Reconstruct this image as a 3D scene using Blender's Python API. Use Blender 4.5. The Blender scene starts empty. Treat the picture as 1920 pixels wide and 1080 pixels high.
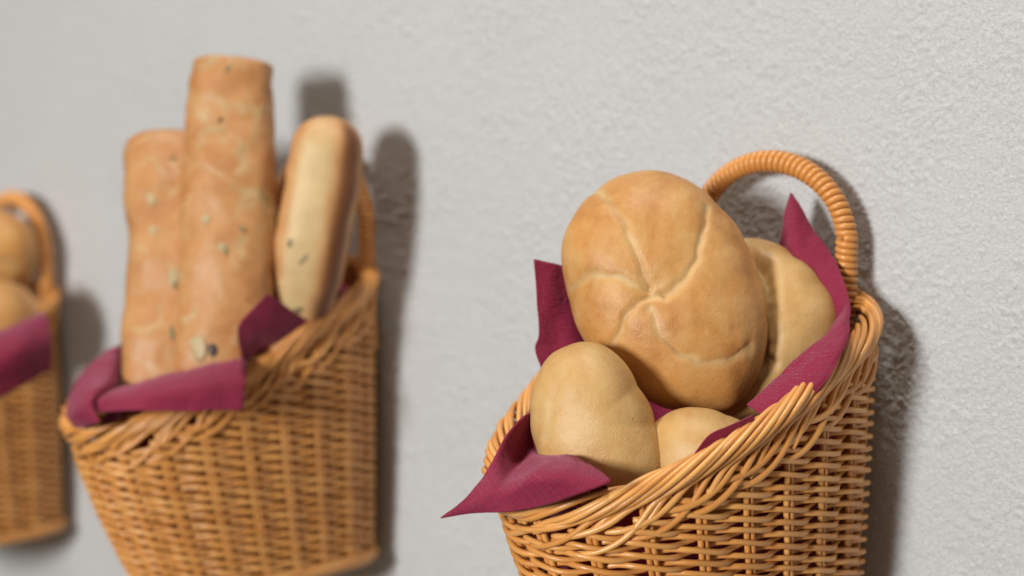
import bpy, math, random
import numpy as np
from mathutils import Vector, Matrix, noise

# ------------------------------------------------------------------ camera
FPX = 3500.0                                   # focal length in photo pixels (1920 wide)
TH, PI_, RO = .7509, .0897, -.0414             # yaw towards the left, pitch down, roll
CAM = np.array([.5572, -.7969, .272])
D_ = np.array([-math.sin(TH)*math.cos(PI_), math.cos(TH)*math.cos(PI_), -math.sin(PI_)])
_r = np.array([math.cos(TH), math.sin(TH), 0.]); _u = np.cross(_r, D_)
R_ = math.cos(RO)*_r + math.sin(RO)*_u
U_ = -math.sin(RO)*_r + math.cos(RO)*_u
scn = bpy.context.scene
col = scn.collection
cd = bpy.data.cameras.new('camera'); cam = bpy.data.objects.new('camera', cd); col.objects.link(cam)
cam.matrix_world = Matrix(((R_[0], U_[0], -D_[0], CAM[0]), (R_[1], U_[1], -D_[1], CAM[1]),
                           (R_[2], U_[2], -D_[2], CAM[2]), (0, 0, 0, 1)))
cd.sensor_width = 36; cd.lens = 36*FPX/1920; cd.clip_start = .02; cd.clip_end = 50
cd.dof.use_dof = True; cd.dof.focus_distance = .85; cd.dof.aperture_fstop = 4.5; cd.dof.aperture_blades = 0
scn.camera = cam

# ------------------------------------------------------------------ light
w = bpy.data.worlds.new('World'); scn.world = w; w.use_nodes = True
w.node_tree.nodes['Background'].inputs[0].default_value = (1.0, .86, .70, 1)
w.node_tree.nodes['Background'].inputs[1].default_value = .145
def area(name, loc, target, size, power, color):
    l = bpy.data.lights.new(name, 'AREA'); l.shape = 'DISK'; l.size = size; l.energy = power; l.color = color
    o = bpy.data.objects.new(name, l); col.objects.link(o); o.location = loc
    o.rotation_euler = (Vector(target)-Vector(loc)).to_track_quat('-Z', 'Y').to_euler()
    return o
area('key_lamp', (.15, -2.6, .61), (-.15, 0, .15), .50, 67, (1, .99, .975))
area('grazing_fill', (.05, -.42, 2.9), (-.1, -.03, .1), .5, 46, (1, .94, .86))  # added fill from above, grazing the wall to show grain in the shadows
scn.view_settings.view_transform = 'Standard'; scn.view_settings.look = 'None'
scn.view_settings.exposure = 0; scn.view_settings.gamma = 1

# ------------------------------------------------------------------ helpers
def at(x, y, Y):
    """photo pixel + distance from the wall -> point"""
    v = D_ + R_*(x-960)/FPX + U_*(540-y)/FPX
    return CAM + v*(Y-CAM[1])/v[1]
def zdepth(P): return float((np.asarray(P)-CAM) @ D_)
def mesh_obj(name, v, f, mat, parent=None, smooth=True):
    me = bpy.data.meshes.new(name)
    me.from_pydata([tuple(map(float, p)) for p in v], [], f)
    if smooth: me.polygons.foreach_set('use_smooth', [True]*len(me.polygons))
    me.materials.append(mat); me.update()
    o = bpy.data.objects.new(name, me); col.objects.link(o)
    if parent: o.parent = parent
    return o
def tag(o, label, cat=None, group=None, kind=None):
    o['label'] = label
    if cat: o['category'] = cat
    if group: o['group'] = group
    if kind: o['kind'] = kind
    return o
def attr(o, name, vals):
    a = o.data.attributes.new(name, 'FLOAT', 'POINT'); a.data.foreach_set('value', np.asarray(vals, dtype=np.float32))
def tube(P, r, sides=8, closed=False, flat=None):
    """P (n,3) -> verts, faces ; parallel transport frame ; r scalar or array"""
    P = np.asarray(P, float); n = len(P)
    T = np.roll(P, -1, 0)-np.roll(P, 1, 0) if closed else np.gradient(P, axis=0)
    T /= np.linalg.norm(T, axis=1)[:, None]+1e-12
    up = np.array([0, 0, 1.]); 
    A = np.zeros_like(P); a = np.cross(T[0], up)
    if np.linalg.norm(a) < .2: a = np.cross(T[0], [1., 0, 0])
    a /= np.linalg.norm(a)
    for i in range(n):
        a = a - T[i]*(a @ T[i]); a /= np.linalg.norm(a)+1e-12; A[i] = a
    B = np.cross(T, A); r = np.broadcast_to(np.asarray(r, float), (n,))
    th = np.arange(sides)*2*math.pi/sides
    V = P[:, None] + r[:, None, None]*(np.cos(th)[None, :, None]*A[:, None]+np.sin(th)[None, :, None]*B[:, None])
    V = V.reshape(-1, 3); f = []
    m = n if closed else n-1
    for i in range(m):
        j = (i+1) % n
        for k in range(sides):
            l = (k+1) % sides
            f.append((i*sides+k, i*sides+l, j*sides+l, j*sides+k))
    if not closed:
        f.append(tuple(range(sides-1, -1, -1))); f.append(tuple((n-1)*sides+k for k in range(sides)))
    return V, f
def smooth_path(pts, n):
    """Catmull-Rom through points"""
    p = np.asarray(pts, float); p = np.vstack([2*p[0]-p[1], p, 2*p[-1]-p[-2]])
    out = []
    for t in np.linspace(0, len(pts)-1-1e-9, n):
        i = int(t); u = t-i; a, b, c, d = p[i:i+4]
        out.append(.5*((2*b)+(-a+c)*u+(2*a-5*b+4*c-d)*u*u+(-a+3*b-3*c+d)*u**3))
    return np.array(out)
def fbm(p, s, seed=0, oct=4):
    return noise.fractal(Vector((p[0]*s+seed*7.3, p[1]*s-seed*3.1, p[2]*s+seed*1.7)), 1.0, 2.0, oct)

# ------------------------------------------------------------------ materials
class NT:
    def __init__(s, name):
        s.m = bpy.data.materials.new(name); s.m.use_nodes = True; s.t = s.m.node_tree; s.t.nodes.clear()
        s.out = s.n('ShaderNodeOutputMaterial'); s.b = s.n('ShaderNodeBsdfPrincipled'); s.l(s.b.outputs[0], s.out.inputs[0])
    def n(s, typ, **k):
        x = s.t.nodes.new(typ)
        for a, b in k.items(): setattr(x, a, b)
        return x
    def l(s, a, b): s.t.links.new(a, b)
    def coord(s, kind='Object'): return s.n('ShaderNodeTexCoord').outputs[kind]
    def noise(s, vec, scale, detail=4, rough=.55, dist=0):
        x = s.n('ShaderNodeTexNoise'); x.inputs['Scale'].default_value = scale; x.inputs['Detail'].default_value = detail
        x.inputs['Roughness'].default_value = rough; x.inputs['Distortion'].default_value = dist; s.l(vec, x.inputs['Vector']); return x.outputs['Fac']
    def ramp(s, fac, stops):
        x = s.n('ShaderNodeValToRGB'); e = x.color_ramp.elements
        while len(e) < len(stops): e.new(.5)
        for q, (p, c) in zip(e, stops):
            q.position = p; q.color = (*c, 1) if len(c) == 3 else c
        s.l(fac, x.inputs[0]); return x.outputs[0]
    def mix(s, fac, a, b, typ='MIX'):
        x = s.n('ShaderNodeMix', data_type='RGBA', blend_type=typ)
        if isinstance(fac, (int, float)): x.inputs[0].default_value = fac
        else: s.l(fac, x.inputs[0])
        for v, i in ((a, 6), (b, 7)):
            if isinstance(v, tuple): x.inputs[i].default_value = (*v, 1)
            else: s.l(v, x.inputs[i])
        return x.outputs[2]
    def math(s, op, a, b=None, c=None):
        x = s.n('ShaderNodeMath', operation=op)
        for i, v in enumerate((a, b, c)):
            if v is None: continue
            if isinstance(v, (int, float)): x.inputs[i].default_value = v
            else: s.l(v, x.inputs[i])
        return x.outputs[0]
    def attr(s, name): return s.n('ShaderNodeAttribute', attribute_name=name).outputs['Fac']
    def bump(s, h, strength, dist, prev=None):
        x = s.n('ShaderNodeBump'); x.inputs['Strength'].default_value = strength; x.inputs['Distance'].default_value = dist
        s.l(h, x.inputs['Height'])
        if prev: s.l(prev, x.inputs['Normal'])
        return x.outputs[0]
    def fin(s, colr=None, rough=.6, normal=None, **k):
        if colr is not None:
            if isinstance(colr, tuple): s.b.inputs['Base Color'].default_value = (*colr, 1)
            else: s.l(colr, s.b.inputs['Base Color'])
        if isinstance(rough, (int, float)): s.b.inputs['Roughness'].default_value = rough
        else: s.l(rough, s.b.inputs['Roughness'])
        if normal: s.l(normal, s.b.inputs['Normal'])
        for a, v in k.items(): s.b.inputs[a.replace('_', ' ')].default_value = v
        return s.m

def mat_wall():
    t = NT('plaster'); c = t.coord()
    n1 = t.noise(c, 3, 3); n2 = t.noise(c, 520, 5, .6, .6); n4 = t.noise(c, 28, 3)
    colr = t.ramp(n1, [(.3, (.55, .56, .56)), (.7, (.585, .597, .597))])
    colr = t.mix(.5, colr, t.ramp(n2, [(.35, (.82, .81, .79)), (.62, (1, 1, 1))]), 'MULTIPLY')
    nb = t.bump(n4, .2, .004); nb = t.bump(n2, .9, .0014, nb)
    return t.fin(colr, .78, nb)
def mat_wicker():
    t = NT('wicker'); c = t.coord()
    rnd = t.n('ShaderNodeObjectInfo').outputs['Random']
    base = t.ramp(rnd, [(0, (.62, .245, .046)), (.5, (.76, .34, .078)), (1, (.87, .45, .13))])
    n = t.noise(c, 90, 3); n2 = t.noise(c, 900, 3)
    base = t.mix(t.math('MULTIPLY', n, .55), base, (.46, .165, .03))
    base = t.mix(t.math('MULTIPLY', n2, .25), base, (.80, .46, .18))
    return t.fin(base, t.math('ADD', .25, t.math('MULTIPLY', n, .22)), t.bump(n2, .3, .0004), Specular_IOR_Level=.6)
def mat_crust(name, dark, mid, light, pale, spots=None, mottle=.25):
    t = NT(name); c = t.coord()
    a = t.noise(c, 30, 6, .62, .5); b = t.noise(c, 130, 5, .65); f = t.noise(c, 1100, 3)
    colr = t.ramp(a, [(.34, dark), (.5, mid), (.66, light)])
    colr = t.mix(t.math('MULTIPLY', t.ramp(b, [(.42, (0, 0, 0)), (.7, (1, 1, 1))]), .45), colr, light)
    g2 = t.noise(c, 75, 5, .7, .8)
    colr = t.mix(t.math('MULTIPLY', t.ramp(g2, [(.48, (0, 0, 0)), (.68, (1, 1, 1))]), mottle), colr, dark)
    colr = t.mix(t.attr('brown'), colr, (dark[0]*.36, dark[1]*.28, dark[2]*.27))
    pf = t.math('MULTIPLY', t.attr('pale'), t.math('ADD', .55, t.math('MULTIPLY', b, .8)))
    pf = t.math('MINIMUM', pf, 1.0)
    colr = t.mix(pf, colr, pale)
    if spots:
        v = t.noise(c, 52, 4, .55, .9); m = t.ramp(v, [(.52, (0, 0, 0)), (.68, (1, 1, 1))])
        sc = t.mix(t.ramp(b, [(.5, (0, 0, 0)), (.58, (1, 1, 1))]), spots[0], spots[1])
        colr = t.mix(t.math('MULTIPLY', m, .8), colr, sc)
    pz = t.n('ShaderNodeTexVoronoi'); pz.inputs['Scale'].default_value = 230; t.l(c, pz.inputs['Vector'])
    pore = t.math('MULTIPLY', t.ramp(pz.outputs['Distance'], [(.08, (1, 1, 1)), (.2, (0, 0, 0))]), t.ramp(t.noise(c, 60, 2), [(.52, (0, 0, 0)), (.62, (1, 1, 1))]))
    colr = t.mix(t.math('MULTIPLY', pore, .16), colr, (dark[0]*.6, dark[1]*.5, dark[2]*.4))
    nb = t.bump(b, .32, .0012); nb = t.bump(f, .4, .0005, nb); nb = t.bump(t.math('MULTIPLY', pore, -1), .3, .0005, nb)
    return t.fin(colr, t.math('ADD', .36, t.math('MULTIPLY', b, .25)), nb, Specular_IOR_Level=.45,
                 Subsurface_Weight=.06, Subsurface_Scale=.004, Subsurface_Radius=(1, .5, .25))
def mat_napkin():
    t = NT('napkin_paper'); uv = t.n('ShaderNodeUVMap').outputs[0]
    wv = t.n('ShaderNodeTexWave', bands_direction='Y'); wv.inputs['Scale'].default_value = 170; t.l(uv, wv.inputs['Vector'])
    br = t.n('ShaderNodeTexVoronoi'); br.inputs['Scale'].default_value = 900; br.inputs['Randomness'].default_value = .35; t.l(uv, br.inputs['Vector'])
    dots = t.ramp(br.outputs['Distance'], [(.18, (1, 1, 1)), (.4, (0, 0, 0))])
    n = t.noise(uv, 60, 3)
    colr = t.mix(n, (.195, .007, .034), (.245, .012, .046))
    colr = t.mix(t.math('MULTIPLY', t.math('MULTIPLY', dots, wv.outputs['Fac']), .35), colr, (.45, .08, .12))
    nb = t.bump(t.math('MULTIPLY', dots, wv.outputs['Fac']), .7, .0006)
    cr = t.noise(uv, 190, 4, .6, 1.5); nb = t.bump(n, .35, .003, nb); nb = t.bump(cr, .5, .0016, nb)
    m = t.fin(colr, .75, nb, Sheen_Weight=.22, Sheen_Roughness=.45, Specular_IOR_Level=.3)
    t.b.inputs['Sheen Tint'].default_value = (1, .62, .80, 1)
    return m
M_wall, M_wick, M_nap = mat_wall(), mat_wicker(), mat_napkin()
M_gold = mat_crust('golden_crust', (.44, .185, .042), (.545, .268, .076), (.60, .35, .128), (.62, .45, .215), mottle=.2)
M_pale = mat_crust('pale_crust', (.465, .245, .074), (.535, .325, .118), (.575, .38, .158), (.60, .43, .20), mottle=.08)
M_bag = mat_crust('speckled_crust', (.40, .165, .05), (.47, .22, .075), (.52, .275, .11), (.50, .38, .19),
                  spots=((.53, .38, .19), (.36, .29, .13)), mottle=.4)
M_stick = mat_crust('two_tone_crust', (.44, .20, .065), (.52, .26, .095), (.57, .33, .14), (.60, .44, .21))

# ------------------------------------------------------------------ wall
def vnoise(x, z, scale, seed):
    """vectorised gradient noise on a plane, about -1..1"""
    rs = np.random.RandomState(seed); N = 512; ang = rs.rand(N, N)*2*math.pi; gx, gz = np.cos(ang), np.sin(ang)
    X = x*scale+1000; Z = z*scale+1000; i = np.floor(X).astype(int); j = np.floor(Z).astype(int); u = X-i; v = Z-j
    f = lambda t: t*t*t*(t*(t*6-15)+10)
    d = lambda a, b: gx[(i+a) % N, (j+b) % N]*(u-a)+gz[(i+a) % N, (j+b) % N]*(v-b)
    return 1.5*((d(0, 0)*(1-f(u))+d(1, 0)*f(u))*(1-f(v))+(d(0, 1)*(1-f(u))+d(1, 1)*f(u))*f(v))
def build_wall():
    # one plastered sheet; the grain is real relief where the camera is near, coarser further off
    xs = np.concatenate([np.linspace(-3.2, -.85, 40, endpoint=False), np.arange(-.85, -.30, .0018), np.arange(-.30, .24, .00095), np.linspace(.25, 1.6, 20)])
    zs = np.concatenate([np.linspace(-1.2, -.09, 14, endpoint=False), np.arange(-.09, .42, .00095), np.linspace(.43, 1.4, 14)])
    X, Z = np.meshgrid(xs, zs)
    warp = .0025*vnoise(X, Z, 90, 9)
    g1 = vnoise(X+warp, Z-warp, 260, 1); g2 = vnoise(X, Z, 480, 2); g3 = vnoise(X+2*warp, Z, 110, 3); g4 = vnoise(X, Z, 14, 4)
    ridge = 1-np.minimum(np.abs(vnoise(X+2*warp, Z+warp, 75, 5))*5, 1)
    patchy = np.clip(.6+.8*vnoise(X, Z, 20, 6), .25, 1.2)
    h = (.00056*np.maximum(g1, -.1)+.00050*np.maximum(g2, -.1))*patchy+.00014*g3+.00024*ridge*patchy+.0004*g4+.002*vnoise(X, Z, 2.2, 7)
    Y = .003-h
    co = np.stack([X, Y, Z], -1).reshape(-1, 3); n = len(xs); m = len(zs)
    k = (np.arange(m-1)[:, None]*n+np.arange(n-1)[None]).ravel(); q = np.stack([k, k+1, k+n+1, k+n], -1)
    me = bpy.data.meshes.new('wall'); me.vertices.add(len(co)); me.vertices.foreach_set('co', co.ravel())
    me.loops.add(q.size); me.loops.foreach_set('vertex_index', q.ravel().astype(np.int32))
    me.polygons.add(len(q)); me.polygons.foreach_set('loop_start', np.arange(len(q), dtype=np.int32)*4); me.polygons.foreach_set('loop_total', np.full(len(q), 4, dtype=np.int32))
    me.update(calc_edges=True); me.polygons.foreach_set('use_smooth', np.ones(len(q), dtype=bool)); me.materials.append(M_wall)
    o = bpy.data.objects.new('wall', me); col.objects.link(o); o['kind'] = 'structure'
build_wall()

# ------------------------------------------------------------------ basket
W, P, NN, R0, DROP, H, TAP = .1584, .1926, 2.0882, .0544, .0804, .185, .775
NS = 22
WR, SR, BR = .00145, .00145, .00155
def _dcurve():
    t = np.linspace(0, math.pi, 400)
    x = W/2*np.sign(np.cos(t))*np.abs(np.cos(t))**(2/NN); y = -R0-(P-R0)*np.abs(np.sin(t))**(2/NN)
    rc = .045; a = np.linspace(0, math.pi/2, 24)
    xr = W/2-rc+rc*np.cos(a); yr = -rc-.004+rc*np.sin(a)
    X = np.concatenate([[0], xr[::-1], x, -xr, [0]]); Y = np.concatenate([[-.004], yr[::-1], y, yr, [-.004]])
    L = np.concatenate([[0], np.cumsum(np.hypot(np.diff(X), np.diff(Y)))])
    q = np.linspace(0, L[-1], 2001)
    return np.interp(q, L, X), np.interp(q, L, Y)
CX, CY = _dcurve()
def _sm(a):
    k = 25; b = np.concatenate([a[-1-k:-1], a, a[1:k+1]]); return np.convolve(b, np.ones(2*k+1)/(2*k+1), 'valid')
CX, CY = _sm(CX), _sm(CY)
_tx, _ty = np.gradient(CX), np.gradient(CY); _tx[0] = _tx[-1] = _tx[1]; _ty[0] = _ty[-1] = _ty[1]
_l = np.hypot(_tx, _ty)
NXc, NYc = -_ty/_l, _tx/_l
if (NXc*CX).sum() < 0: NXc, NYc = -NXc, -NYc
GRID = np.linspace(0, NS, 2001)
def ci(s, arr): return np.interp(np.mod(s, NS), GRID, arr)
def zrim(s): return H-DROP*(-ci(s, CY)/P)
def surf(s, z, off=0.):
    """point on the basket shell at stake coordinate s and height z, moved outwards by off"""
    k = TAP+(1-TAP)*np.clip(z/zrim(s), -.1, 1.1)
    k = k + .02*np.sin(np.clip(z/zrim(s), 0, 1)*math.pi)
    kx = k-.05*(1-np.clip(z/zrim(s), 0, 1))
    return np.stack([ci(s, CX)*kx+ci(s, NXc)*off, ci(s, CY)*k+ci(s, NYc)*off, z+0*s], -1)

def build_basket(name, label):
    rng = random.Random(5)
    root = bpy.data.objects.new(name, None); col.objects.link(root)
    tag(root, label, 'basket', 'wicker baskets hung along the wall')
    # stakes : a pair of rods per position
    for i in range(NS):
        for q in (-1, 1):
            z = np.linspace(.002, float(zrim(np.array(i*1.)))-.007, 26)
            s = np.full_like(z, i+q*.056); off = .0003*np.sin(z*190+i*2+q)
            v, f = tube(surf(s, z, off), SR, 7); mesh_obj('stake', v, f, M_wick, root)
    # twined rows
    BH = .0175; pitch = .0058; z0 = .0125; j = 0
    sg = np.linspace(-NS/2, NS/2, NS*16+1)
    while True:
        z = z0+j*pitch; ok = zrim(sg)-BH > z
        if not ok.any(): break
        full = ok.all()
        if full: s = np.linspace(0, NS, NS*11, endpoint=False)
        else:
            a = sg[ok].min(); b = sg[ok].max(); s = np.arange(a, b, 1/11.)
            if len(s) < 30: break
        for q in (0, 1):
            ph = math.pi*(s+q+j*0)
            wob = .00035*np.sin(s*1.7+j*2.1+q*3)+.0003*np.sin(s*.63+j*1.3)
            rad = (SR+WR+.0001)*np.tanh(1.5*np.cos(ph))/math.tanh(1.5)
            zz = z+(WR+.0003)*np.sin(ph)+wob
            if not full:
                e = np.minimum(np.abs(s-a), np.abs(s-b)); rad = rad-.002*np.exp(-e*3); zz = zz
            v, f = tube(surf(s, zz, rad), WR*rng.uniform(.94, 1.06), 8, closed=full)
            mesh_obj('weaver', v, f, M_wick, root)
        j += 1
    # border : every stake end leans over its neighbours and is rolled over the rim
    RC, RR = .0070, .0050
    for i in range(NS):
        for q in (-.26, .05, .36):
            lead, wrap = 1.5+rng.uniform(-.15, .15), 2.3
            ds = np.concatenate([np.linspace(0, lead, 18, endpoint=False), np.linspace(lead, lead+wrap, 26)])
            s = i+q-ds; zr = zrim(s); u = np.clip(ds/lead, 0, 1)
            ph0 = -70.; ph = np.radians(ph0+np.clip((ds-lead)/wrap, 0, 1)*(232))
            rjit = rng.uniform(-.0004, .0009)
            e_off = (RR+rjit)*math.cos(math.radians(ph0)); e_z = -RC+RR*math.sin(math.radians(ph0))
            zs0 = zr[0]-(.0185 if q < 0 else .0265)+rng.uniform(-.0015, .0015); wgt = u**rng.uniform(1.45, 2.0)
            za = zs0*(1-wgt)+(zr+e_z)*wgt
            off_a = .0006+(.0032+rjit-.0006)*np.clip(u*4, 0, 1)*(1-u**6)+(e_off-.0006)*u**6
            pre = ds < lead
            z = np.where(pre, za, zr-RC+(RR+rjit)*np.sin(ph)); off = np.where(pre, off_a, (RR+rjit)*np.cos(ph))
            pts = surf(s, z, off)
            if q == .05: pts = pts[12:]
            for _ in range(3): pts[1:-1] = .5*pts[1:-1]+.25*(pts[2:]+pts[:-2])      # no kink where the lead meets the roll
            rr = np.full(len(pts), BR*rng.uniform(.9, 1.06)); rr[-3:] *= (.9, .75, .5); rr[:2] *= (.7, .9)
            v, f = tube(pts, rr, 8); mesh_obj('border_strand', v, f, M_wick, root)
    # foot : a slimmer rolled edge
    for i in range(NS):
        for q in (-.3, .0, .3):
            ds = np.linspace(0, 2.5, 24); s = i+q-ds; ph = np.radians(-150+ds/2.5*235)
            pts = surf(s, .0045+.0034*np.sin(ph), .0008+.0034*np.cos(ph))
            v, f = tube(pts, BR*.95, 7); mesh_obj('foot_strand', v, f, M_wick, root)
    # base plate
    s = np.linspace(0, NS, 56, endpoint=False)
    a = surf(s, np.full_like(s, .006), -.002); b = surf(s, np.full_like(s, .003), -.002); n = len(s)
    f = [tuple(range(n)), tuple(range(2*n-1, n-1, -1))]+[(k, n+k, n+(k+1) % n, (k+1) % n) for k in range(n)]
    mesh_obj('base', np.vstack([a, b]), f, M_wick, root, False)
    # handle : a bent core with a strand wound round it
    hw, hh, hy, x0, hb = .0455, .0405, -.0155, .0085, .0205
    arc = np.linspace(math.pi, 0, 60)
    core = np.vstack([[(x0-hw*.93, hy, H-.055)], [(x0-hw*.97, hy, H-.005)],
                      np.stack([x0+hw*np.cos(arc), hy+0*arc, H+hb+hh*np.sin(arc)], -1),
                      [(x0+hw*.97, hy, H-.005)], [(x0+hw*.93, hy, H-.055)]])
    core = smooth_path(core, 260)
    hcore = tube(core, .0030, 8); ho = mesh_obj('handle', *hcore, M_wick, root)
    L = np.concatenate([[0], np.cumsum(np.linalg.norm(np.diff(core, axis=0), axis=1))])
    turns = int(L[-1]/.0034); q = np.linspace(0, L[-1], turns*16)
    cc = np.stack([np.interp(q, L, core[:, k]) for k in range(3)], -1); T = np.gradient(cc, axis=0); T /= np.linalg.norm(T, axis=1)[:, None]
    Bn = np.tile([0, -1., 0], (len(q), 1)); A = np.cross(T, Bn); ph = q/L[-1]*turns*2*math.pi+.9*np.sin(q*61)+.5*np.sin(q*143+1)
    hel = cc+(.0040+.0002*np.sin(q*90))[:, None]*(np.cos(ph)[:, None]*A+np.sin(ph)[:, None]*Bn)
    v, f = tube(hel, .00172, 8); mesh_obj('handle_wrap', v, f, M_wick, ho)
    return root
def copy_tree(o, parent=None):
    c = o.copy(); col.objects.link(c)
    if parent: c.parent = parent
    for ch in list(o.children): copy_tree(ch, c)
    return c
basket = build_basket('wicker_basket', 'sharp wicker wall basket at right, filled with round and oval bread rolls')
b2 = copy_tree(basket); b2.location = (-.350, 0, -.001); b2.scale = (.90, 1, 1.045); b2['label'] = 'wicker wall basket in the middle holding three upright baguettes'
b3 = copy_tree(basket); b3.location = (-.701, 0, -.025); b3.scale = (.90, 1, 1.03); b3['label'] = 'blurred wicker wall basket cut off by the left edge of the picture'
BX = {1: np.array([0, 0, 0.]), 2: np.array([-.350, 0, -.001]), 3: np.array([-.701, 0, -.025])}
for bk, dx in ((b2, .010), (b3, .006)):          # each handle sits a little differently
    for ch in bk.children:
        if ch.name.startswith('handle'): ch.location.x += dx
SC = {1: np.array([1, 1, 1.]), 2: np.array([.90, 1, 1.045]), 3: np.array([.90, 1, 1.03])}

# ------------------------------------------------------------------ bread
def ico(sub):
    import bmesh
    bm = bmesh.new(); bmesh.ops.create_icosphere(bm, subdivisions=sub, radius=1)
    v = np.array([p.co[:] for p in bm.verts]); f = [tuple(q.index for q in p.verts) for p in bm.faces]; bm.free(); return v, f
def seg_dist(p, poly):
    best = np.full(len(p), 9.)
    for a, b in zip(poly[:-1], poly[1:]):
        ab = b-a; t = np.clip(((p-a) @ ab)/(ab @ ab+1e-12), 0, 1)
        best = np.minimum(best, np.linalg.norm(p-(a+t[:, None]*ab), axis=1))
    return best
def loaf(name, label, group, outline, center, Y, top, bot, mat, creases=(), tilt=(0, 0), sub=5, seed=0, lump=.0012, palew=.0028, sq=.9, crack=1.):
    c = at(*center, Y); k = zdepth(c)/FPX
    o = np.array(outline, float)-np.array(center); o[:, 1] *= -1; o *= k; o /= np.array([math.cos(tilt[1]), math.cos(tilt[0])])
    ang = np.arctan2(o[:, 1], o[:, 0]); rad = np.hypot(o[:, 0], o[:, 1]); i = np.argsort(ang); ang, rad = ang[i], rad[i]
    ga = np.linspace(-math.pi, math.pi, 721); gr = np.interp(ga, ang, rad, period=2*math.pi)
    ker = np.hanning(25); ker /= ker.sum(); gr = np.convolve(np.concatenate([gr[-61:-1], gr, gr[1:61]]), ker, 'same')[60:-60]
    v, f = ico(sub); phi = np.arctan2(v[:, 1], v[:, 0]); rho = np.hypot(v[:, 0], v[:, 1])
    Rr = np.interp(phi, ga, gr)
    pr = rho**sq; z = np.where(v[:, 2] > 0, top*np.abs(v[:, 2])**.95, -bot*np.abs(v[:, 2])**.7)
    p = np.stack([Rr*pr*np.cos(phi), Rr*pr*np.sin(phi), z], -1)
    nrm = v*np.array([1, 1, .9]); nrm /= np.linalg.norm(nrm, axis=1)[:, None]
    pale = np.zeros(len(v)); disp = np.zeros(len(v))
    front = np.clip((v[:, 2]+.15)*4, 0, 1)
    brown = np.zeros(len(v))
    if creases:
        jit = np.array([[noise.noise(Vector((a[0]*140, a[1]*140, seed+3.))), noise.noise(Vector((a[0]*140, a[1]*140, seed+9.)))] for a in p])*.0016
        brk = np.clip(np.array([.75+.9*noise.noise(Vector((a[0]*95, a[1]*95, seed+21.))) for a in p]), .15, 1)
    for cr, wd, dp in creases:
        pl = smooth_path(np.array(cr, float), 24); pl = (pl-np.array(center)); pl[:, 1] *= -1; pl *= k; pl /= np.array([math.cos(tilt[1]), math.cos(tilt[0])])
        d = seg_dist(p[:, :2]+jit, pl)
        disp += front*(-dp*np.exp(-(d/wd)**2)-.7*dp*np.exp(-(d/(5*wd))**2))
        pale = np.maximum(pale, front*.7*np.exp(-(d/palew)**2)*brk)
        brown = np.maximum(brown, crack*front*.5*np.exp(-((d-.0002)/.00035)**2)*np.clip(1.6-2*brk, 0, 1))
    lum = np.array([lump*1.5*fbm(a, 26, seed, 2)+lump*.12*fbm(a, 150, seed+4, 2) for a in p])
    p = p+nrm*(disp+lum)[:, None]
    tz = -D_.copy(); tx, ty = R_, U_
    Mx = np.stack([tx, ty, tz], 1)
    a, b = tilt; Ra = np.array([[1, 0, 0], [0, math.cos(a), -math.sin(a)], [0, math.sin(a), math.cos(a)]])
    Rb = np.array([[math.cos(b), 0, math.sin(b)], [0, 1, 0], [-math.sin(b), 0, math.cos(b)]])
    ob = mesh_obj(name, p @ (Mx @ Ra @ Rb).T, f, mat); ob.location = c
    attr(ob, 'pale', pale); attr(ob, 'brown', brown)
    return tag(ob, label, 'bread roll', group)
G1 = 'bread rolls in the right basket'
loaf('bread_roll', 'large golden star-cut bread roll leaning on top of the right basket', G1,
     [(1215, 317), (1150, 335), (1095, 385), (1062, 445), (1057, 500), (1068, 560), (1085, 620), (1120, 670), (1165, 715), (1225, 750), (1300, 765),
      (1370, 758), (1415, 715), (1437, 655), (1438, 600), (1425, 535), (1395, 460), (1350, 390), (1290, 335)],
     (1250, 540), -.088, .033, .020, M_gold,
     [([(1117, 365), (1146, 419), (1171, 486), (1196, 569)], .0018, .0013), ([(1317, 402), (1308, 440), (1292, 507), (1267, 548), (1229, 582)], .0018, .0012),
      ([(1062, 546), (1117, 540), (1167, 557), (1196, 575)], .0022, .0012), ([(1229, 582), (1187, 590), (1162, 611), (1140, 660)], .0019, .0013),
      ([(1200, 610), (1221, 652), (1254, 682), (1314, 697), (1363, 685), (1392, 664)], .0018, .0010)], tilt=(-.24, .06), sub=7, seed=1, lump=.0013, palew=.0021, sq=.82)
loaf('bread_roll', 'pale bread roll tucked behind the large star-cut roll near the handle', G1,
     [(1385, 437), (1330, 460), (1290, 560), (1310, 700), (1370, 785), (1430, 790), (1500, 735), (1560, 670), (1576, 600), (1545, 530), (1490, 470), (1430, 440)],
     (1440, 610), -.047, .025, .012, M_pale,
     [([(1385, 450), (1425, 492), (1438, 530), (1432, 590), (1424, 700)], .0048, .0075)], tilt=(-.22, -.1), sub=6, seed=2, lump=.0007, crack=.3, palew=.004)
loaf('bread_roll', 'smooth pale oval roll standing at the front left of the right basket', G1,
     [(1085, 640), (1035, 660), (1003, 715), (993, 775), (1003, 840), (1040, 910), (1110, 960), (1190, 965), (1250, 925), (1255, 880), (1228, 800), (1195, 725), (1155, 665), (1122, 645)],
     (1118, 800), -.148, .026, .022, M_pale,
     [([(1060, 690), (1038, 760), (1022, 820)], .003, .0006)], tilt=(-.1, -.1), sub=6, seed=3, palew=.003, lump=.0007, crack=0)
loaf('bread_roll', 'small pale roll half hidden low in the right basket', G1,
     [(1215, 850), (1225, 795), (1265, 768), (1310, 764), (1360, 778), (1410, 805), (1440, 860), (1430, 920), (1370, 960), (1290, 960), (1235, 925)],
     (1320, 860), -.116, .028, .03, M_pale, tilt=(-.1, 0), sub=5, seed=4, lump=.0007)
G3 = 'bread rolls in the left basket'
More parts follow.
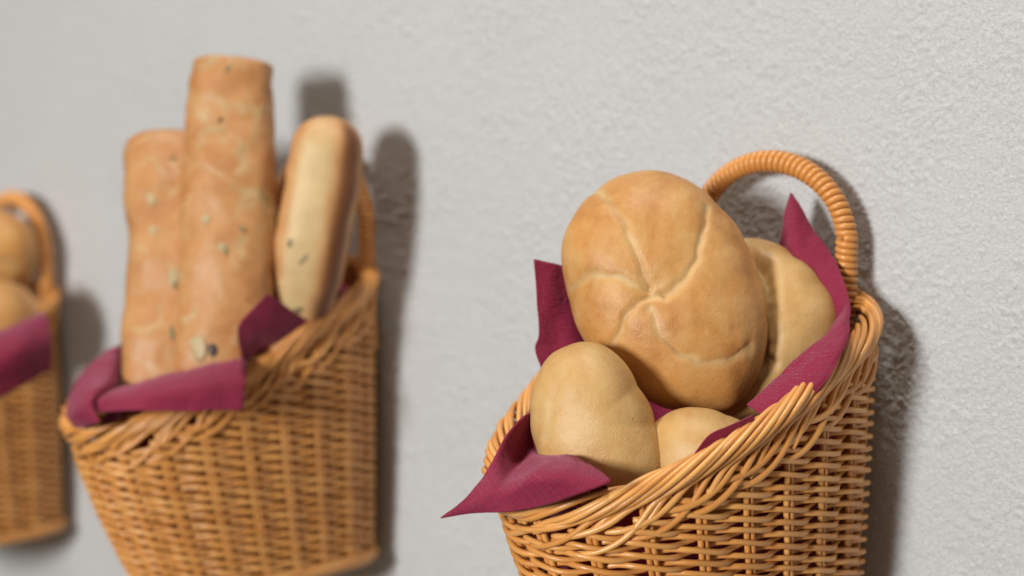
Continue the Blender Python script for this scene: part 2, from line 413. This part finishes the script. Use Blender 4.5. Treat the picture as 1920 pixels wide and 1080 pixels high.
loaf('bread_roll', 'blurred golden roll on top in the cut-off left basket', G3,
     [(-110, 470), (-80, 412), (-20, 394), (36, 412), (68, 465), (58, 518), (0, 548), (-70, 535)], (-20, 467), -.052, .028, .02, M_gold,
     [([(-40, 440), (0, 490), (45, 500)], .004, .003)], sub=5, seed=5)
loaf('bread_roll', 'blurred golden roll lower down in the cut-off left basket', G3,
     [(-110, 590), (-60, 540), (-10, 525), (40, 540), (68, 580), (60, 640), (0, 690), (-80, 660)], (-20, 605), -.088, .036, .025, M_gold, sub=5, seed=6)

def stick(name, label, rows, thick, mat, seed, lump=.0016, squareness=2.4, brownf=None, palef=None, endr=.9, lumps=()):
    """rows: (py, xl, xr, Y) from the top end downwards; the last rows stand inside the basket"""
    rows = np.array(rows, float); n = 70
    rr = smooth_path(rows, n)
    c = np.array([at((a[1]+a[2])/2, a[0], a[3]) for a in rr]); hw = np.array([(a[2]-a[1])/2*zdepth(q)/FPX for a, q in zip(rr, c)])
    # rounded ends : extra rings shrinking to a point
    ax0 = c[0]-c[1]; ax0 /= np.linalg.norm(ax0); ax1 = c[-1]-c[-2]; ax1 /= np.linalg.norm(ax1)
    C2, H2 = [], []
    for t in np.linspace(1, .04, 14)[::-1]:
        e = (1-t**2.0)**(1/2.0) if endr >= 1 else (1-t**3.2)**(1/3.2)
        C2.append(c[0]+ax0*hw[0]*endr*t); H2.append(hw[0]*max(e, .02))
    C2 = [C2[13-i] for i in range(14)]; H2 = [H2[13-i] for i in range(14)]
    pt = np.vstack([C2, c, [c[-1]+ax1*hw[-1]*t for t in (.3, .6, .8)]]); hh = np.concatenate([H2, hw, [hw[-1]*t for t in (.9, .65, .2)]])
    m = 64; th = np.arange(m)*2*math.pi/m; V = []; ang = []
    for i, (p0, h) in enumerate(zip(pt, hh)):
        t = pt[min(i+2, len(pt)-1)]-pt[max(i-2, 0)]; t /= np.linalg.norm(t)
        x = R_-t*(R_ @ t); x /= np.linalg.norm(x); y = np.cross(x, t); y = y if y @ D_ < 0 else -y
        e = 2/squareness
        cx = np.sign(np.cos(th))*np.abs(np.cos(th))**e; cy = np.sign(np.sin(th))*np.abs(np.sin(th))**e
        for a, b_, q in zip(cx, cy, th):
            V.append(p0+h*(a*x+b_*thick*y)); ang.append((math.cos(q), math.sin(q), i/len(pt)))
    V = np.array(V); ang = np.array(ang)
    cen = np.repeat(pt, m, 0); nr = V-cen; nr /= np.linalg.norm(nr, axis=1)[:, None]+1e-9
    V = V+nr*np.array([lump*1.5*fbm(a, 30, seed, 3)+lump*.3*fbm(a, 140, seed+2, 3) for a in V])[:, None]
    f = [(i*m+k, i*m+(k+1) % m, (i+1)*m+(k+1) % m, (i+1)*m+k) for i in range(len(pt)-1) for k in range(m)]
    f += [tuple(range(m-1, -1, -1)), tuple((len(pt)-1)*m+k for k in range(m))]
    base = c[-1].copy()
    o = mesh_obj(name, V-base, f, mat); o.location = base
    br = np.zeros(len(V)) if brownf is None else np.array([brownf(*a) for a in ang]); pa = np.zeros(len(V)) if palef is None else np.array([palef(*a) for a in ang])
    attr(o, 'brown', br); attr(o, 'pale', pa)
    return tag(o, label, 'baguette', 'baguettes standing in the middle basket')
bagB = stick('baguette', 'tallest speckled baguette piece with a blunt end in the middle basket',
      [(128, 364, 511, -.081), (200, 351, 512, -.086), (300, 345, 515, -.094), (400, 342, 519, -.102), (500, 338, 513, -.110), (600, 334, 503, -.118), (690, 325, 485, -.125), (800, 310, 440, -.128)],
      .74, M_bag, 11, endr=.24, squareness=2.3)
bagA = stick('baguette', 'shorter speckled baguette with rounded end at left of the tallest one',
      [(300, 234, 385, -.106), (370, 233, 390, -.113), (460, 242, 398, -.121), (560, 234, 395, -.129), (650, 227, 385, -.139), (725, 226, 372, -.145), (820, 240, 350, -.142)],
      .70, M_bag, 12, endr=.72, squareness=2.3)
def _brown(c, s, t):
    a = math.degrees(math.atan2(s, c)); return math.exp(-((a-47)/22)**4)*(1 if t > .06 else t/.06)
def _pale(c, s, t):
    a = math.degrees(math.atan2(s, c)); return math.exp(-((a-103)/25)**4)*min(1, t/.15)
bagC = stick('baguette', 'thin two-toned baguette with pale side and dark brown crust stripe, near the handle',
      [(285, 546, 682, -.062), (350, 535, 674, -.066), (430, 522, 658, -.071), (510, 511, 640, -.073), (600, 503, 612, -.072), (690, 490, 585, -.068)],
      .8, M_stick, 13, endr=1.0, squareness=2.7, brownf=_brown, palef=_pale, lump=.0008)

from mathutils.bvhtree import BVHTree
def flat_mat(name, c):
    t = NT(name); return t.fin(t.mix(t.noise(t.coord(), 300, 3), c, tuple(v*.6 for v in c)), .5)
M_olive, M_herb, M_cheese = flat_mat('olive', (.035, .022, .015)), flat_mat('herb', (.24, .20, .09)), flat_mat('cheese', (.54, .41, .21))
def bits(stk, lst):
    """small baked-in pieces, each half sunk into the crust"""
    me = stk.data; off = np.array(stk.location)
    bv = BVHTree.FromPolygons([Vector(v.co)+stk.location for v in me.vertices], [tuple(p.vertices) for p in me.polygons])
    v0, f0 = ico(3)
    for k, (nm, mt, px, py, a, b, rot) in enumerate(lst):
        dr = Vector(D_+R_*(px-960)/FPX+U_*(540-py)/FPX).normalized(); hit, nrm, _, _ = bv.ray_cast(Vector(CAM), dr)
        if hit is None: continue
        sc = zdepth(hit)/FPX; n = np.array(nrm); n = n if n @ D_ < 0 else -n
        x = R_-n*(R_ @ n); x /= np.linalg.norm(x); y = np.cross(n, x); c, s_ = math.cos(rot), math.sin(rot)
        x, y = c*x+s_*y, -s_*x+c*y
        rr = np.array([1+.45*noise.noise(Vector(q)*1.6+Vector((k*3.1, 0, 0))) for q in v0])
        V = (v0[:, :1]*a*sc*x+v0[:, 1:2]*b*sc*y+v0[:, 2:]*.0005*n)*rr[:, None]
        mesh_obj(nm, V+np.array(hit)-off, f0, mt, stk)
bits(bagB, [('olive_piece', M_olive, 414, 225, 5, 4, .3), ('cheese_piece', M_cheese, 372, 652, 17, 24, .2), ('olive_piece', M_olive, 399, 655, 9, 13, .1),
            ('herb_piece', M_herb, 428, 128, 9, 4, .9), ('cheese_piece', M_cheese, 386, 410, 9, 11, .4), ('herb_piece', M_herb, 424, 470, 4, 9, .2),
            ('cheese_piece', M_cheese, 416, 463, 8, 10, .2), ('herb_piece', M_herb, 455, 430, 4, 9, .7)])
bits(bagA, [('cheese_piece', M_cheese, 285, 372, 9, 13, .6), ('herb_piece', M_herb, 325, 297, 8, 4, .4), ('cheese_piece', M_cheese, 287, 430, 9, 9, .6),
            ('cheese_piece', M_cheese, 325, 520, 11, 16, .1), ('herb_piece', M_herb, 328, 535, 4, 9, .3), ('herb_piece', M_herb, 323, 625, 5, 14, .1)])
bits(bagC, [('herb_piece', M_herb, 544, 456, 5, 8, -.2), ('herb_piece', M_herb, 569, 487, 4, 13, -.7), ('olive_piece', M_herb, 556, 583, 14, 7, .5)])
# ------------------------------------------------------------------ napkins
def patch(ctrl, nu=44, nv=44, wr=.0008, seed=0):
    g = np.array([[at(*q) for q in row] for row in ctrl])
    g = np.array([smooth_path(r, nu) for r in g]); g = np.array([smooth_path(g[:, k], nv) for k in range(nu)]).transpose(1, 0, 2)
    V = g.reshape(-1, 3)
    gu, gv = np.gradient(g, axis=1).reshape(-1, 3), np.gradient(g, axis=0).reshape(-1, 3)
    nn = np.cross(gu, gv); nn /= np.linalg.norm(nn, axis=1)[:, None]+1e-9
    fold = np.array([wr*1.5*(.5-abs(fbm(a, 38, seed, 2)))+wr*.7*fbm(a, 110, seed+5, 2) for a in V])
    V = V+nn*fold[:, None]+np.array([[wr*.6*fbm(a, 45, seed+7, 2), 0, wr*.6*fbm(a, 45, seed+9, 2)] for a in V])
    du = np.linalg.norm(g[nv//2, -1]-g[nv//2, 0]); dv = np.linalg.norm(g[-1, nu//2]-g[0, nu//2])
    uv = [(i/(nu-1)*du, j/(nv-1)*dv) for j in range(nv) for i in range(nu)]
    f = [(j*nu+i, j*nu+i+1, (j+1)*nu+i+1, (j+1)*nu+i) for j in range(nv-1) for i in range(nu-1)]
    return V, f, uv
def lining(loc, seed):
    scl = SC[seed]
    s = np.linspace(0, NS, 113); V = []; uv = []; nz = 22
    for j in range(nz):
        for a in s:
            z1 = float(zrim(np.array(a)))-.014; z = .012+(z1-.012)*j/(nz-1)
            q = surf(np.array(a), np.array(z), -.0125-.0015*(1+noise.noise(Vector((a*1.7 % (NS*1.7), j*.15, seed)))))
            V.append(q*scl+loc); uv.append((a*.02, z))
    n = len(s); f = [(j*n+i, j*n+i+1, (j+1)*n+i+1, (j+1)*n+i) for j in range(nz-1) for i in range(n-1)]
    return np.array(V), f, uv
def napkin(label, loc, flaps, seed, line=True):
    V, F, UV = [], [], []; k = 0
    for v, f, uv in ([lining(loc, seed)] if line else [])+[patch(c, seed=seed+i, wr=wv) for i, (c, wv) in enumerate(flaps)]:
        V.append(v); F += [tuple(q+k for q in a) for a in f]; UV += uv; k += len(v)
    V = np.vstack(V); base = np.asarray(loc, float)+np.array([0, -.09, .012])
    o = mesh_obj('paper_napkin', V-base, F, M_nap); o.location = base
    ul = o.data.uv_layers.new(name='UVMap'); vi = np.zeros(len(o.data.loops), dtype=np.int32); o.data.loops.foreach_get('vertex_index', vi)
    ul.data.foreach_set('uv', np.array(UV, dtype=np.float32)[vi].ravel())
    sm = o.modifiers.new('thickness', 'SOLIDIFY'); sm.thickness = .0005
    return tag(o, label, 'napkin', 'burgundy napkins lining the baskets')
flapsR = [
    # corner standing up behind the large roll
    ([[(1001, 486, -.125), (1030, 492, -.118), (1056, 498, -.110), (1095, 505, -.10)],
      [(1006, 560, -.126), (1036, 565, -.119), (1065, 568, -.110), (1105, 575, -.10)],
      [(1010, 625, -.128), (1042, 630, -.120), (1078, 632, -.112), (1115, 640, -.10)],
      [(1003, 652, -.130), (1045, 672, -.122), (1085, 690, -.115), (1125, 700, -.105)],
      [(1014, 690, -.130), (1050, 720, -.122), (1090, 740, -.115), (1130, 750, -.105)]], .0006),
    # corner drooping over the front left of the rim
    ([[(825, 971, -.222), (826, 971, -.222), (827, 971, -.222), (828, 972, -.222)],
      [(876, 932, -.212), (884, 946, -.213), (890, 954, -.213), (896, 961, -.212)],
      [(918, 870, -.196), (935, 905, -.203), (955, 925, -.206), (975, 957, -.205)],
      [(952, 812, -.183), (972, 868, -.176), (1010, 890, -.207), (1062, 934, -.203)],
      [(991, 776, -.170), (998, 842, -.164), (1046, 868, -.196), (1140, 906, -.196)],
      [(1003, 780, -.160), (1018, 866, -.166), (1082, 862, -.176), (1138, 902, -.186)],
      [(1015, 850, -.150), (1040, 930, -.155), (1090, 950, -.160), (1140, 960, -.160)]], .0007),
    # corner pointing up inside the handle
    ([[(1481, 361, -.022), (1483, 361, -.022), (1485, 363, -.022), (1487, 366, -.022)],
      [(1466, 430, -.024), (1486, 432, -.029), (1506, 430, -.026), (1527, 433, -.021)],
      [(1458, 500, -.025), (1500, 505, -.033), (1535, 500, -.030), (1570, 493, -.024)],
      [(1480, 560, -.026), (1540, 575, -.031), (1575, 580, -.035), (1592, 570, -.035)],
      [(1480, 640, -.028), (1540, 645, -.034), (1575, 645, -.040), (1590, 640, -.042)]], .0009),
    # its lower edge running down beside the back roll
    ([[(1576, 592, -.046), (1581, 584, -.047), (1586, 572, -.045), (1591, 558, -.040)],
      [(1556, 618, -.058), (1568, 615, -.060), (1580, 608, -.059), (1591, 598, -.053)],
      [(1522, 648, -.069), (1550, 648, -.071), (1576, 644, -.069), (1590, 634, -.064)],
      [(1448, 715, -.088), (1488, 712, -.090), (1525, 718, -.088), (1548, 716, -.084)],
      [(1400, 758, -.102), (1422, 775, -.104), (1445, 795, -.104), (1462, 800, -.102)]], .0007),
    # fold showing along the front rim
    ([[(1292, 862, -.149), (1330, 816, -.141), (1370, 796, -.132), (1412, 778, -.120)],
      [(1303, 890, -.143), (1345, 866, -.134), (1385, 848, -.124), (1425, 830, -.112)],
      [(1303, 920, -.136), (1350, 905, -.125), (1390, 890, -.114), (1430, 870, -.102)]], .0005)]
napkin('burgundy napkin with pointed corners lining the right basket of rolls', BX[1], flapsR, 1)
flaps2 = [
    # turned-down front edge
    ([[(222, 760, -.170), (300, 735, -.150), (380, 715, -.130), (455, 700, -.112)],
      [(207, 735, -.182), (290, 708, -.167), (375, 688, -.146), (463, 672, -.122)],
      [(170, 752, -.200), (270, 735, -.188), (365, 722, -.166), (461, 710, -.136)],
      [(134, 774, -.204), (250, 770, -.196), (350, 771, -.174), (456, 769, -.144)]], .0006),
    # rolled-over left side
    ([[(232, 646, -.130), (228, 690, -.150), (226, 730, -.162), (226, 770, -.165)],
      [(218, 648, -.142), (212, 690, -.165), (208, 726, -.182), (205, 760, -.180)],
      [(168, 684, -.158), (168, 710, -.180), (175, 738, -.200), (180, 770, -.200)],
      [(138, 722, -.165), (140, 740, -.185), (150, 762, -.205), (185, 790, -.206)],
      [(122, 768, -.166), (124, 780, -.180), (136, 795, -.196), (160, 800, -.200)],
      [(120, 806, -.160), (130, 812, -.165), (150, 820, -.170), (165, 820, -.172)],
      [(150, 850, -.150), (160, 852, -.152), (172, 856, -.154), (182, 858, -.156)]], .0008),
    # small square corner
    ([[(500, 551, -.122), (526, 567, -.112), (552, 585, -.100), (579, 602, -.088)],
      [(482, 570, -.128), (510, 590, -.118), (535, 605, -.107), (556, 618, -.096)],
      [(447, 611, -.140), (475, 622, -.130), (502, 632, -.118), (525, 640, -.106)],
      [(452, 664, -.130), (468, 662, -.122), (482, 658, -.114), (502, 652, -.104)],
      [(458, 715, -.106), (478, 708, -.100), (498, 698, -.095), (515, 685, -.088)]], .0005)]
napkin('burgundy napkin folded over the rim of the middle basket of baguettes', BX[2], flaps2, 2)
flaps3 = [([[(-110, 680, -.150), (-40, 650, -.135), (20, 620, -.120), (72, 592, -.100)],
            [(-110, 672, -.180), (-40, 640, -.160), (25, 612, -.135), (84, 588, -.108)],
            [(-110, 720, -.195), (-40, 690, -.176), (30, 655, -.150), (96, 630, -.117)],
            [(-110, 790, -.195), (-40, 762, -.178), (30, 730, -.152), (97, 692, -.120)]], .0006)]
napkin('blurred burgundy napkin hanging over the rim of the cut-off left basket', BX[3], flaps3, 3)
